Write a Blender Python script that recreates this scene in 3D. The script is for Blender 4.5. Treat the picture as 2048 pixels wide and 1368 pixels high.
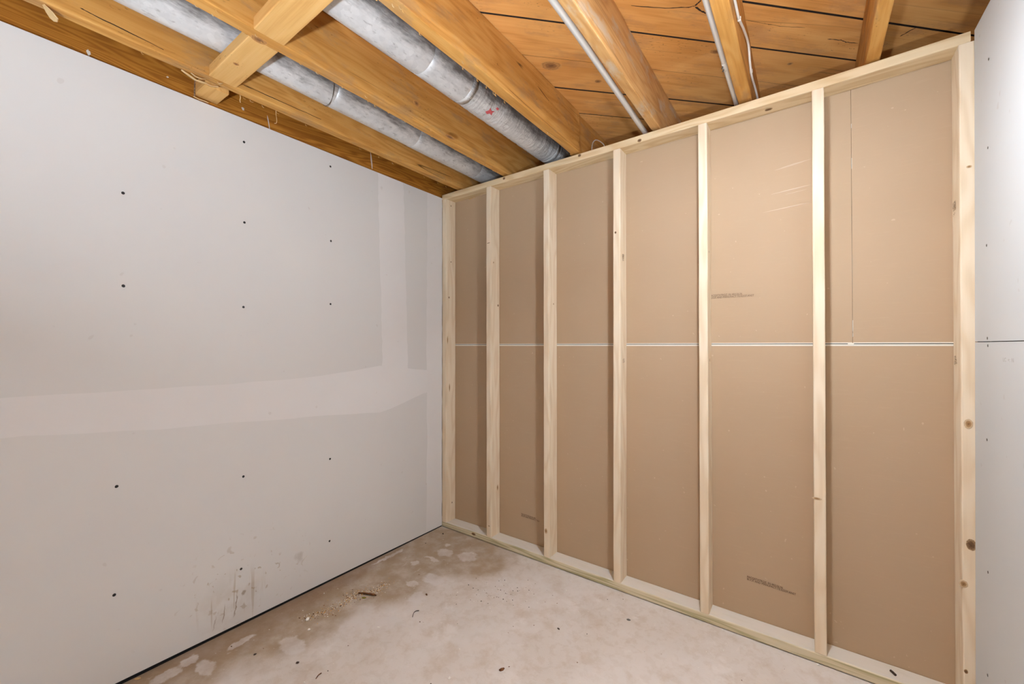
import bpy, bmesh, math, random
from mathutils import Vector, Matrix
random.seed(7)
for o in list(bpy.data.objects): bpy.data.objects.remove(o)
SC = bpy.context.scene
COL = SC.collection

# ------------------------------------------------------------------ camera
W, H, F = 2048, 1368, 816.4
CAM = Vector((2.0026, -1.9561, 1.2171))
YAW, PIT, ROL = math.radians(35.934), math.radians(0.485), math.radians(-0.025)
fwd = Vector((-math.sin(YAW) * math.cos(PIT), math.cos(YAW) * math.cos(PIT), math.sin(PIT)))
rt = Vector((math.cos(YAW), math.sin(YAW), 0))
up = rt.cross(fwd)
rt, up = rt * math.cos(ROL) + up * math.sin(ROL), up * math.cos(ROL) - rt * math.sin(ROL)
cd = bpy.data.cameras.new('camera'); cam = bpy.data.objects.new('camera', cd); COL.objects.link(cam)
cd.sensor_fit = 'HORIZONTAL'; cd.sensor_width = 36; cd.lens = F * 36 / W; cd.clip_start = .01
cam.matrix_world = Matrix(((rt.x, up.x, -fwd.x, CAM.x), (rt.y, up.y, -fwd.y, CAM.y), (rt.z, up.z, -fwd.z, CAM.z), (0, 0, 0, 1)))
SC.camera = cam

# ------------------------------------------------------------------ world, exposure
wd = bpy.data.worlds.new('world'); SC.world = wd; wd.use_nodes = True
wd.node_tree.nodes['Background'].inputs[0].default_value = (.8, .75, .7, 1)
wd.node_tree.nodes['Background'].inputs[1].default_value = .02
vs = SC.view_settings; vs.view_transform = 'Standard'; vs.look = 'None'; vs.gamma = 1; vs.use_curve_mapping = False
vs.exposure = 0.52
LAMP_POWER = 610.0         # emission strength of the flush ceiling lamp by the studs
FILL_POWER = 1400.0        # emission strength of the added fill light behind the camera
NEXT_FILL_POWER = 220.0         # emission strength of the added fill bulb beyond the stud wall
LAMP_COL = (.79, .88, 1.0)

# ------------------------------------------------------------------ helpers
WM = {}
def px(u, v, ax, val):
    """world point where the ray through photo pixel u,v meets the plane (axis ax = val)"""
    d = fwd + rt * ((u - W / 2) / F) - up * ((v - H / 2) / F)
    return CAM + d * ((val - CAM[ax]) / d[ax])
def lin(r, g, b):
    f = lambda c: (c / 255 / 12.92) if c / 255 <= .04045 else ((c / 255 + .055) / 1.055) ** 2.4
    return (f(r), f(g), f(b), 1)
def put(name, me, mat=None, parent=None, M=None):
    o = bpy.data.objects.new(name, me); COL.objects.link(o)
    if me is not None and mat is not None:
        me.materials.clear(); me.materials.append(mat)
    M = M or Matrix.Identity(4); WM[o.name] = M
    if parent is not None:
        o.parent = parent; o.matrix_parent_inverse = WM[parent.name].inverted()
    o.matrix_basis = M
    return o
def raw(name, V, Fc, mat, parent=None, M=None, smooth=False):
    me = bpy.data.meshes.new(name); me.from_pydata([tuple(v) for v in V], [], Fc); me.update()
    bm = bmesh.new(); bm.from_mesh(me); bmesh.ops.recalc_face_normals(bm, faces=bm.faces); bm.to_mesh(me); bm.free()
    if smooth:
        for p in me.polygons: p.use_smooth = True
    return put(name, me, mat, parent, M)
def empty(name, loc=(0, 0, 0)):
    o = put(name, None, None, None, Matrix.Translation(loc)); o.empty_display_size = .1; return o
def tag(o, label, cat, group=None):
    o['label'] = label; o['category'] = cat
    if group: o['group'] = group
    return o
def struct(o, label=None):
    o['kind'] = 'structure'
    if label: o['label'] = label
    return o
def box(name, lo, hi, mat, parent=None, bev=0.0):
    V = [(x, y, z) for x in (lo[0], hi[0]) for y in (lo[1], hi[1]) for z in (lo[2], hi[2])]
    Fc = [(0, 1, 3, 2), (4, 6, 7, 5), (0, 4, 5, 1), (2, 3, 7, 6), (0, 2, 6, 4), (1, 5, 7, 3)]
    o = raw(name, V, Fc, mat, parent)
    if bev:
        bm = bmesh.new(); bm.from_mesh(o.data)
        bmesh.ops.bevel(bm, geom=bm.edges[:], offset=bev, segments=1, affect='EDGES'); bm.to_mesh(o.data); bm.free()
    return o
def frame(X, Zh):
    X = X.normalized(); Y = Zh.cross(X).normalized(); Z = X.cross(Y)
    return X, Y, Z
def mat4(X, Y, Z, T):
    return Matrix(((X.x, Y.x, Z.x, T.x), (X.y, Y.y, Z.y, T.y), (X.z, Y.z, Z.z, T.z), (0, 0, 0, 1)))
def lumber(name, P0, P1, wy, hz, Zh, mat, parent, r=.003, segs=8, wob=.0006, rough=.0, bow=None):
    """a sawn length of wood: rounded section wy x hz lofted from P0 to P1, local X along the grain"""
    P0, P1 = Vector(P0), Vector(P1); L = (P1 - P0).length
    X, Y, Z = frame(P1 - P0, Vector(Zh)); C = (P0 + P1) / 2
    sec = []
    for sy, sz, a0 in ((1, 1, 0), (-1, 1, 90), (-1, -1, 180), (1, -1, 270)):
        for k in range(3):
            a = math.radians(a0 + k * 45)
            sec.append((sy * (wy / 2 - r) + r * math.cos(a), sz * (hz / 2 - r) + r * math.sin(a)))
    n = len(sec); V = []; Fc = []
    for i in range(segs + 1):
        t = i / segs; dy = random.uniform(-wob, wob); dz = random.uniform(-wob, wob)
        b = bow(t) if bow else (0, 0, 0)
        for (y, z) in sec:
            V.append((-L / 2 + L * t, y + dy + random.uniform(-rough, rough) + b[0], z + dz + random.uniform(-rough, rough) + (b[1] if z > 0 else b[2])))
    for i in range(segs):
        for k in range(n):
            a, b_ = i * n + k, i * n + (k + 1) % n
            Fc.append((a, b_, b_ + n, a + n))
    Fc.append(tuple(range(n))); Fc.append(tuple(range(segs * n, segs * n + n)))
    return raw(name, V, Fc, mat, parent, mat4(X, Y, Z, C))
def decal(name, P, N, U, ru, rv, mat, parent, n=14, irr=.12, lift=.0006, pts=None):
    """a thin, slightly raised patch lying on a surface: knot, screw, smear"""
    N = Vector(N).normalized(); U = Vector(U); U = (U - N * U.dot(N)).normalized(); Vv = N.cross(U)
    ring = pts or [(math.cos(2 * math.pi * k / n) * (1 + random.uniform(-irr, irr)), math.sin(2 * math.pi * k / n) * (1 + random.uniform(-irr, irr))) for k in range(n)]
    n = len(ring)
    V = [(0, 0, lift)] + [(a * .8, b * .8, lift * .9) for a, b in ring] + [(a, b, 0) for a, b in ring]
    Fc = []
    for k in range(n):
        j = (k + 1) % n
        Fc += [(0, 1 + k, 1 + j), (1 + k, 1 + n + k, 1 + n + j, 1 + j)]
    M = mat4(U * ru, Vv * rv, N, Vector(P) + N * .0002)
    return raw(name, V, Fc, mat, parent, M)
def tube(name, pts, r, mat, parent=None, n=10, M=None, radii=None):
    pts = [Vector(p) for p in pts]; V = []; Fc = []
    up0 = Vector((0, 0, 1))
    for i, p in enumerate(pts):
        d = (pts[min(i + 1, len(pts) - 1)] - pts[max(i - 1, 0)]).normalized()
        a = d.cross(up0 if abs(d.dot(up0)) < .95 else Vector((1, 0, 0))).normalized(); b = d.cross(a)
        rr = radii[i] if radii else r
        for k in range(n):
            t = 2 * math.pi * k / n; V.append(p + (a * math.cos(t) + b * math.sin(t)) * rr)
    for i in range(len(pts) - 1):
        for k in range(n):
            j = (k + 1) % n; Fc.append((i * n + k, i * n + j, i * n + n + j, i * n + n + k))
    Fc.append(tuple(range(n))); Fc.append(tuple(range((len(pts) - 1) * n, len(pts) * n)))
    return raw(name, V, Fc, mat, parent, M, smooth=True)
def spline(pts, k=8):
    pts = [Vector(p) for p in pts]; out = []
    for i in range(len(pts) - 1):
        p0, p1, p2, p3 = pts[max(i - 1, 0)], pts[i], pts[i + 1], pts[min(i + 2, len(pts) - 1)]
        for j in range(k):
            t = j / k
            out.append(.5 * ((2 * p1) + (p2 - p0) * t + (2 * p0 - 5 * p1 + 4 * p2 - p3) * t * t + (3 * p1 - p0 - 3 * p2 + p3) * t ** 3))
    return out + [pts[-1]]

# ------------------------------------------------------------------ material nodes
class MT:
    def __init__(s, name, rough=.8, metal=0.0):
        s.m = bpy.data.materials.new(name); s.m.use_nodes = True; s.nt = s.m.node_tree
        s.b = s.nt.nodes['Principled BSDF']; s.b.inputs['Roughness'].default_value = rough; s.b.inputs['Metallic'].default_value = metal
        s.tc = s.nt.nodes.new('ShaderNodeTexCoord'); s.obj = s.tc.outputs['Object']
        s.oi = s.nt.nodes.new('ShaderNodeObjectInfo'); s.rand = s.oi.outputs['Random']
    def n(s, typ, ins, out=0, **pr):
        nd = s.nt.nodes.new(typ)
        for k, v in pr.items(): setattr(nd, k, v)
        for k, v in ins.items():
            if v is None: continue
            sk = nd.inputs[k]
            if isinstance(v, bpy.types.NodeSocket): s.nt.links.new(v, sk)
            else: sk.default_value = v
        return nd.outputs[out]
    def math(s, op, a, b=0.0, clamp=False): return s.n('ShaderNodeMath', {0: a, 1: b}, operation=op, use_clamp=clamp)
    def vm(s, op, a, b): return s.n('ShaderNodeVectorMath', {0: a, 1: b}, operation=op)
    def vlen(s, a): return s.n('ShaderNodeVectorMath', {0: a}, out=1, operation='LENGTH')
    def noise(s, v, sc=5.0, det=3.0, ro=.55, dist=0.0, out=0): return s.n('ShaderNodeTexNoise', {'Vector': v, 'Scale': sc, 'Detail': det, 'Roughness': ro, 'Distortion': dist}, out=out)
    def mix(s, f, a, b, mode='MIX'):
        nd = s.nt.nodes.new('ShaderNodeMix'); nd.data_type = 'RGBA'; nd.blend_type = mode; nd.clamp_factor = True
        for k, v in ((0, f), (6, a), (7, b)):
            if isinstance(v, bpy.types.NodeSocket): s.nt.links.new(v, nd.inputs[k])
            else: nd.inputs[k].default_value = v
        return nd.outputs[2]
    def rng(s, v, a, b, c=0.0, d=1.0): return s.n('ShaderNodeMapRange', {0: v, 1: a, 2: b, 3: c, 4: d}, interpolation_type='SMOOTHSTEP')
    def ramp(s, f, stops):
        nd = s.nt.nodes.new('ShaderNodeValToRGB'); e = nd.color_ramp.elements
        e[0].position, e[0].color = stops[0]; e[1].position, e[1].color = stops[-1]
        for p, c in stops[1:-1]: q = e.new(p); q.color = c
        s.nt.links.new(f, nd.inputs[0]); return nd.outputs[0]
    def offs(s):                                  # object coordinates shifted by the object's random number
        r = s.n('ShaderNodeCombineXYZ', {0: s.math('MULTIPLY', s.rand, 37.0), 1: s.math('MULTIPLY', s.rand, 91.0), 2: s.math('MULTIPLY', s.rand, 53.0)})
        return s.vm('ADD', s.obj, r)
    def ell(s, v, c, r, soft=.25):                # 1 inside an ellipse
        d = s.vlen(s.vm('DIVIDE', s.vm('SUBTRACT', v, c), r)); return s.rng(d, 1.0, 1.0 - soft)
    def out(s, col, bump=None, bs=.3, bd=.002, rough=None):
        for k, v in (('Base Color', col), ('Roughness', rough)):
            if v is None: continue
            if isinstance(v, bpy.types.NodeSocket): s.nt.links.new(v, s.b.inputs[k])
            else: s.b.inputs[k].default_value = v
        if bump is not None:
            s.nt.links.new(s.n('ShaderNodeBump', {'Strength': bs, 'Distance': bd, 'Height': bump}), s.b.inputs['Normal'])
        return s.m
def plain(name, col, rough=.8, metal=0.0):
    t = MT(name, rough, metal); t.b.inputs['Base Color'].default_value = col; return t.m

def wood(name, c0, c1, c2, rough=.75, ring=14.0, stretch=1.4, var=.25, gray=None, gray_amt=0.0, crack=0.0, bs=.25, pit=0.0, spec=.25, rw=.55):
    t = MT(name, rough); t.b.inputs['Specular IOR Level'].default_value = spec
    v = t.offs()
    big = t.noise(t.vm('MULTIPLY', v, (stretch, 9, 9)), 1.0, 2.0, .5)
    rings = t.math('ADD', t.math('MULTIPLY', t.math('SINE', t.math('MULTIPLY', big, ring * 6.28)), .5), .5)
    fine = t.noise(t.vm('MULTIPLY', v, (4, 130, 130)), 1.0, 3.0, .6)
    f = t.math('ADD', t.math('MULTIPLY', rings, rw), t.math('MULTIPLY', fine, 1.05 - rw))
    col = t.ramp(f, [(.15, c0), (.5, c1), (.9, c2)])
    bl = t.noise(t.vm('MULTIPLY', v, (1.5, 5, 5)), 1.0, 3.0, .6)
    col = t.mix(t.rng(bl, .35, .75, 0.0, var), col, c2)
    if gray:
        g = t.noise(t.vm('MULTIPLY', v, (5, 12, 12)), 1.0, 5.0, .65)
        col = t.mix(t.rng(g, .5, .66, 0.0, gray_amt), col, gray)
    bump = fine
    if crack:
        ck = t.noise(t.vm('MULTIPLY', v, (.3, 11, 11)), 1.0, 1.0, .4, .15)
        line = t.rng(t.math('ABSOLUTE', t.math('SUBTRACT', ck, .5)), .006, .0, 0.0, 1.0)
        gate = t.rng(t.noise(t.vm('MULTIPLY', v, (2.2, 6, 6)), 1.0, 1.0), .52, .58)
        k = t.math('MULTIPLY', t.math('MULTIPLY', line, gate), crack)
        col = t.mix(k, col, lin(52, 30, 14)); bump = t.math('SUBTRACT', bump, t.math('MULTIPLY', k, 2.0))
    if pit:
        pn = t.noise(t.vm('MULTIPLY', v, (60, 150, 150)), 1.0, 2.0, .7)
        gp = t.noise(t.vm('MULTIPLY', v, (3, 8, 8)), 1.0, 2.0)
        col = t.mix(t.math('MULTIPLY', t.rng(pn, .62, .72), t.rng(gp, .5, .65, 0.0, pit)), col, lin(80, 50, 24))
    return t.out(col, bump, bs, .0012)

M_stud = wood('new_spruce', lin(240, 224, 198), lin(236, 218, 190), lin(226, 204, 172), ring=7, var=.3, bs=.1)
M_top = wood('new_pine', lin(232, 210, 172), lin(227, 203, 163), lin(212, 182, 138), ring=8, var=.3, bs=.1)
M_joist = wood('old_fir_joist', lin(218, 168, 98), lin(208, 153, 80), lin(180, 122, 54), ring=9, var=.45, gray=lin(150, 122, 92), gray_amt=.45, crack=.8, pit=.6, bs=.5, rw=.3)
M_joist_gray = wood('old_fir_joist_chalky', lin(220, 176, 118), lin(208, 160, 100), lin(184, 132, 76), ring=10, var=.4, gray=lin(196, 178, 152), gray_amt=.8, crack=.3, pit=.4, bs=.5, rw=.3)
M_rim = wood('old_rim_joist', lin(184, 124, 44), lin(170, 110, 34), lin(140, 84, 22), ring=26, stretch=.7, var=.4, crack=.2, pit=.5, bs=.4)
M_block = wood('old_blocking', lin(226, 182, 118), lin(220, 172, 104), lin(198, 146, 80), ring=6, var=.4, pit=.6, bs=.3, rw=.3)
M_plank = wood('old_subfloor_board', lin(228, 170, 102), lin(220, 158, 88), lin(198, 134, 66), ring=4, stretch=2.2, var=.5, gray=lin(170, 124, 84), gray_amt=.4, crack=.35, pit=.6, bs=.35, rw=.3)
M_splint = wood('raw_splinter', lin(226, 196, 148), lin(216, 182, 130), lin(190, 150, 98), ring=4)
M_plate = None
def treated():
    t = MT('treated_plate', .85); v = t.offs()
    big = t.noise(t.vm('MULTIPLY', v, (1.0, 14, 22)), 1.0, 2.0, .5)
    rings = t.math('ADD', t.math('MULTIPLY', t.math('SINE', t.math('MULTIPLY', big, 55.0)), .5), .5)
    col = t.ramp(rings, [(.1, lin(218, 206, 176)), (.55, lin(210, 197, 162)), (.95, lin(182, 172, 132))])
    nz = t.n('ShaderNodeSeparateXYZ', {0: t.n('ShaderNodeNewGeometry', {}, out=1)}, out=2)
    dust = t.noise(t.vm('MULTIPLY', v, (9, 30, 30)), 1.0, 4.0, .6)
    d = t.math('MULTIPLY', t.rng(nz, .85, .98), t.rng(dust, .2, .6, .72, 1.0))     # drywall dust that has settled on top
    return t.out(t.mix(d, col, lin(216, 209, 197)), rings, .15, .001)
M_plate = treated()

def kraft():
    t = MT('brown_kraft_paper', .72); v = t.offs(); t.b.inputs['Specular IOR Level'].default_value = .25
    a = t.noise(v, 1.7, 3.0, .6); b = t.noise(t.vm('MULTIPLY', v, (14, 1, 160)), 1.0, 3.0, .6); c = t.noise(v, 420.0, 2.0)
    col = t.mix(t.rng(a, .35, .7, 0, .35), lin(188, 163, 134), lin(182, 157, 126))
    col = t.mix(t.rng(b, .55, .75, 0, .25), col, lin(196, 170, 140))
    sp = t.noise(v, 60.0, 1.0, .4); col = t.mix(t.rng(sp, .78, .81, 0, .5), col, lin(214, 192, 162))
    return t.out(col, c, .06, .0006)
M_kraft = kraft()
M_ivory = plain('ivory_paper_edge', lin(232, 228, 214), .7)
M_gyp = plain('gypsum_edge', lin(222, 216, 205), .9)

def drywall(name, base, alt, stains=False):
    t = MT(name, .85); v = t.obj; t.b.inputs['Specular IOR Level'].default_value = .2
    a = t.noise(v, 1.3, 4.0, .6); f = t.noise(v, 350.0, 2.0)
    col = t.mix(t.rng(a, .3, .7), base, alt)
    mk = t.noise(v, 26.0, 1.0, .4); col = t.mix(t.rng(mk, .76, .80, 0, .14), col, lin(160, 140, 120))
    if stains:
        brown = lin(164, 140, 104)
        w = t.vm('ADD', v, t.vm('MULTIPLY', t.vm('SUBTRACT', t.noise(v, 14.0, 3.0, out=1), (.5, .5, .5)), (0, .06, .06)))
        reg = t.ell(w, (0, -1.17, .20), (1, .36, .26), .8)
        dots = t.rng(t.noise(v, 34.0, 2.0, .5, .6), .635, .70)
        col = t.mix(t.math('MULTIPLY', t.math('MULTIPLY', dots, reg), .55), col, brown)
        low = t.ell(w, (0, -1.24, .12), (1, .17, .17), .7)
        drip = t.rng(t.noise(t.vm('MULTIPLY', v, (1, 60, 3.2)), 1.0, 2.0, .5), .60, .68)
        col = t.mix(t.math('MULTIPLY', t.math('MULTIPLY', drip, low), .45), col, brown)
        wash = t.rng(t.noise(v, 9.0, 3.0, .6), .45, .6)
        col = t.mix(t.math('MULTIPLY', t.math('MULTIPLY', wash, low), .16), col, brown)
        for c, r, k in (((0, -1.265, .085), (1, .004, .045), .6), ((0, -1.225, .10), (1, .003, .05), .7), ((0, -1.30, .06), (1, .003, .04), .4), ((0, -1.195, .13), (1, .012, .012), .6), ((0, -.955, .19), (1, .022, .035), .25)):
            col = t.mix(t.math('MULTIPLY', t.ell(w, c, r, .6), k), col, lin(134, 110, 80))
    return t.out(col, f, .05, .0005)
M_dry = drywall('left_drywall_paper', lin(218, 215, 211), lin(221, 218, 213), True)
M_dryr = drywall('right_drywall_paper', lin(207, 209, 208), lin(212, 213, 211))
M_mud = drywall('joint_compound', lin(230, 227, 224), lin(226, 222, 218))
M_hole = plain('black_screw', lin(14, 13, 12), .6)
M_screw = plain('dull_screw', lin(82, 76, 68), .5, .4)
M_concwall = plain('bare_concrete_backing', lin(120, 112, 104), .95)
M_ink = plain('stamp_ink', lin(88, 62, 38), .9)
M_ink2 = plain('stamp_ink_grey', lin(120, 96, 74), .9)
M_inkfaint = plain('stamp_ink_faint', lin(188, 184, 178), .9)
M_smear = plain('plaster_smear', lin(214, 206, 194), .9)
M_red = plain('red_tape', lin(205, 90, 92), .6)
M_white = plain('white_cable_jacket', lin(226, 220, 210), .5)
M_emt = None

def knotmat():
    t = MT('wood_knot', .7); v = t.obj
    w = t.vm('ADD', v, t.vm('MULTIPLY', t.vm('SUBTRACT', t.noise(v, 2.0, 3.0, out=1), (.5, .5, .5)), (.5, .5, 0)))
    d = t.vlen(t.vm('MULTIPLY', w, (1, 1, 0)))
    r = t.math('SINE', t.math('MULTIPLY', d, 16.0))
    col = t.ramp(d, [(.0, lin(120, 86, 50)), (.35, lin(168, 128, 82)), (.7, lin(208, 178, 138)), (1.0, lin(234, 214, 182))])
    return t.out(t.mix(t.math('MULTIPLY', t.rng(r, .2, 1.0), .35), col, lin(122, 88, 54)))
M_knot = knotmat()
def knotdark():
    t = MT('dark_wood_knot', .7); v = t.obj
    d = t.vlen(t.vm('MULTIPLY', v, (1, 1, 0)))
    return t.out(t.mix(t.rng(t.noise(v, 3.0, 3.0), .4, .6, 0, .6), t.ramp(d, [(0, lin(96, 68, 42)), (.6, lin(134, 100, 66)), (1, lin(206, 172, 128))]), lin(84, 60, 38)))
M_knotd = knotdark()
def knotold():
    t = MT('old_wood_knot', .8); v = t.obj
    w = t.vm('ADD', v, t.vm('MULTIPLY', t.vm('SUBTRACT', t.noise(v, 2.0, 3.0, out=1), (.5, .5, .5)), (.6, .6, 0)))
    d = t.vlen(t.vm('MULTIPLY', w, (1, 1, 0)))
    col = t.ramp(d, [(0, lin(96, 62, 32)), (.35, lin(150, 102, 56)), (.65, lin(182, 128, 70)), (1, lin(206, 148, 80))])
    return t.out(t.mix(t.math('MULTIPLY', t.rng(t.math('SINE', t.math('MULTIPLY', d, 18.0)), .2, 1.0), .4), col, lin(104, 66, 34)))
M_knoto = knotold()

def galv(name, wrinkle=0.0):
    t = MT(name, .42, .2); v = t.offs()
    a = t.noise(t.vm('MULTIPLY', v, (9, 5, 9)), 1.0, 4.0, .65); b = t.noise(t.vm('MULTIPLY', v, (70, 26, 70)), 1.0, 3.0, .6); s = t.n('ShaderNodeTexVoronoi', {'Vector': v, 'Scale': 55.0}, out=1)
    col = t.mix(t.rng(a, .35, .7), lin(226, 224, 221), lin(208, 206, 203))
    col = t.mix(t.math('MULTIPLY', t.n('ShaderNodeSeparateColor', {0: s}), .3), col, lin(176, 174, 172))
    col = t.mix(t.rng(b, .58, .7, 0, .45), col, lin(140, 134, 128))
    # grime and joist shade painted in together, brushed, darkest along the upper right flank
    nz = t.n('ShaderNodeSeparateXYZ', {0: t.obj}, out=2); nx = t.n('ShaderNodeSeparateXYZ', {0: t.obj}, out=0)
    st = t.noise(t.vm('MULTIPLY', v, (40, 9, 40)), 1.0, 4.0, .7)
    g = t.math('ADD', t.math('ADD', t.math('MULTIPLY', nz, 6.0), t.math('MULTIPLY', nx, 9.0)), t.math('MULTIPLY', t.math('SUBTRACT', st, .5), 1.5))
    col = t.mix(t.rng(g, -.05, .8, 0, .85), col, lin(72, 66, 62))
    h = b
    if wrinkle: h = t.math('ADD', b, t.math('MULTIPLY', t.noise(t.vm('MULTIPLY', v, (14, 60, 14)), 1.0, 3.0, .6, .4), wrinkle))
    return t.out(col, h, .25 + .35 * bool(wrinkle), .003)
M_galv = galv('galvanized_sheet'); M_flex = galv('wrinkled_foil', 3.0)
M_emt = plain('galvanized_conduit', lin(214, 211, 204), .4, .25)

def concrete():
    t = MT('concrete_floor', .82); v = t.obj; t.b.inputs['Specular IOR Level'].default_value = .3
    w = t.vm('ADD', v, t.vm('MULTIPLY', t.vm('SUBTRACT', t.noise(v, 7.0, 4.0, .6, out=1), (.5, .5, .5)), (.16, .16, 0)))
    w2 = t.vm('ADD', v, t.vm('MULTIPLY', t.vm('SUBTRACT', t.noise(v, 22.0, 4.0, .6, out=1), (.5, .5, .5)), (.06, .06, 0)))
    a = t.noise(v, 2.2, 5.0, .6); b = t.noise(v, 9.0, 5.0, .65); f = t.noise(v, 160.0, 3.0, .6)
    col = t.mix(t.rng(a, .35, .65), lin(214, 207, 200), lin(207, 198, 188))
    col = t.mix(t.rng(b, .5, .68, 0, .5), col, lin(192, 176, 158))
    col = t.mix(t.rng(t.noise(v, 5.0, 5.0, .7), .56, .66, 0, .6), col, lin(220, 213, 206))
    # damp brown stain along the white wall, spreading at the corner
    br = lin(160, 138, 110)
    m = None
    for c, r in (((.0, -1.55, 0), (.34, .5, 1)), ((.05, -1.0, 0), (.36, .55, 1)), ((.12, -.55, 0), (.40, .40, 1)), ((.30, -.16, 0), (.42, .30, 1)), ((.45, -.2, 0), (.26, .16, 1))):
        e = t.ell(w, c, r, .35); m = e if m is None else t.math('MAXIMUM', m, e)
    m = t.math('MULTIPLY', m, t.rng(b, .25, .6, .55, 1.0))
    col = t.mix(t.math('MULTIPLY', m, .85), col, br)
    col = t.mix(t.math('MULTIPLY', t.ell(w, (0, -1.2, 0), (.22, .7, 1), .6), .55), col, lin(136, 108, 80))
    col = t.mix(t.math('MULTIPLY', t.ell(w, (0.02, -.7, 0), (.10, .5, 1), .6), .4), col, lin(136, 106, 84))
    md = t.noise(w2, 26.0, 4.0, .65); col = t.mix(t.math('MULTIPLY', t.rng(md, .48, .62, 0, .25), t.rng(a, .3, .7, .3, 1.0)), col, lin(178, 158, 134))
    # pale plaster drips and smears
    lt = lin(212, 205, 199)
    for c, r in (((.269, -.236, 0), (.06, .045, 1)), ((.407, -.192, 0), (.065, .06, 1)), ((.418, -.464, 0), (.075, .05, 1)), ((.212, -.413, 0), (.03, .025, 1)),
                 ((.062, -1.404, 0), (.03, .035, 1)), ((.08, -1.475, 0), (.035, .05, 1)), ((.15, -1.38, 0), (.06, .035, 1)), ((.111, -1.248, 0), (.02, .06, 1)), ((.40, -.925, 0), (.07, .055, 1)),
                 ((.50, -.83, 0), (.05, .07, 1)), ((.30, -1.13, 0), (.08, .05, 1)), ((.26, -.33, 0), (.06, .016, 1)), ((.215, -.16, 0), (.02, .02, 1)), ((.36, -.56, 0), (.04, .03, 1)), ((.04, -.46, 0), (.016, .12, 1)), ((.47, -.62, 0), (.05, .05, 1))):
        col = t.mix(t.math('MULTIPLY', t.ell(w2, c, r, .3), t.rng(b, .25, .7, .95, .45)), col, lt)
    sp = t.noise(v, 75.0, 2.0, .5); col = t.mix(t.rng(sp, .72, .77, 0, .5), col, lin(226, 220, 212))
    sd = t.noise(v, 58.0, 2.0, .6); col = t.mix(t.rng(sd, .73, .78, 0, .45), col, lin(134, 108, 84))
    sc = t.noise(t.vm('MULTIPLY', w, (30, 8, 1)), 1.0, 3.0, .6); col = t.mix(t.rng(sc, .66, .74, 0, .35), col, lin(220, 212, 204))
    return t.out(col, t.math('ADD', t.math('MULTIPLY', b, 2.0), f), .18, .003)
M_floor = concrete()

# ------------------------------------------------------------------ the shell
XR, YR, YF, ZJ, ZC = 2.441, -3.3, 1.05, 2.25, 2.465
floor = struct(box('floor', (-.25, YR - .1, -.1), (2.70, YF + .05, 0), M_floor), 'stained bare concrete floor with pale plaster drips')

# left wall: drywall on framing with taped, unpainted joints
wl = struct(box('wall_left', (-.25, YR, 0), (-.115, .25, 2.19), M_concwall), 'white drywall with taped joints and exposed black screws')
SEAM = .975
raw('drywall_sheet', [(x, y, z) for x in (-.0127, 0) for y, zb in ((YR, .021), (0, .007)) for z in (zb, SEAM)], [(0, 1, 3, 2), (4, 6, 7, 5), (0, 4, 5, 1), (2, 3, 7, 6), (0, 2, 6, 4), (1, 5, 7, 3)], M_dry, wl)
box('drywall_sheet', (-.0127, YR, SEAM + .001), (0, 0, 2.2147), M_dry, wl)
M_black = plain('matte_black', lin(10, 9, 9), .95)  # for black strips standing in for deep shade in the gap under the drywall
box('gap_shade_strip', (-.0125, YR, 0), (-.0035, -.0005, .0205), M_black, wl)
box('gap_shade_strip', (-.0035, YR, 0), (-.0012, -.0005, .0065), M_black, wl)
def band(name, top, bot, off, vert=False):
    """feathered strip of joint compound, edges given as (along, across) pairs"""
    n = 40; V = []; Fc = []
    def ev(P, s):
        for (a, b), (c, d) in zip(P, P[1:]):
            if a <= s <= c: return b + (d - b) * (s - a) / (c - a)
        return P[-1][1]
    s0, s1 = top[0][0], top[-1][0]
    for i in range(n + 1):
        s = s0 + (s1 - s0) * i / n; a = ev(bot, s) + random.uniform(-.003, .003); b = ev(top, s) + random.uniform(-.003, .003); e = (b - a) * .12
        for q, h in ((a, .0001), (a + e, off), (b - e, off), (b, .0001)):
            V.append((h, q, s) if vert else (h, s, q))
    for i in range(n):
        for k in range(3): Fc.append((i * 4 + k, i * 4 + k + 1, i * 4 + k + 5, i * 4 + k + 4))
    return raw(name, V, Fc, M_mud, wl)
band('joint_compound', [(YR, 1.06), (-1.86, 1.058), (-1.51, 1.052), (-.95, 1.056), (-.6, 1.085), (-.49, 1.10), (0, 1.04)], [(YR, .93), (-1.86, .936), (-1.51, .90), (-.95, .867), (-.49, .83), (-.30, .87), (-.15, .914), (0, .93)], .0007)
band('joint_compound', [(1.0, -.29), (1.2, -.293), (2.11, -.322), (2.2145, -.33)], [(1.0, -.49), (1.13, -.476), (1.6, -.49), (2.06, -.506), (2.2145, -.51)], .0006, True)
band('joint_compound', [(.0115, -.0005), (2.2145, -.0005)], [(.0115, -.138), (.6, -.132), (1.2, -.139), (2.2145, -.131)], .0010, True)
for y, z in [(-1.59, 1.769), (-1.587, 1.433), (-1.601, .714), (-1.605, .33), (-1.2, 2.112), (-1.197, 1.758), (-1.199, 1.386), (-1.196, .644), (-1.203, .245), (-.799, 2.147), (-.795, 1.76), (-.796, 1.432), (-.796, .631), (-.797, .209),
             (-2.0, 1.76), (-2.0, 1.42), (-2.0, .66), (-2.0, .25), (-2.4, 1.76), (-2.4, 1.40), (-2.4, .65)]:
    decal('screw', (0, y, z), (1, 0, 0), (0, 1, 0), .0052, .0055, M_hole, wl, 10, .08)

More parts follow.
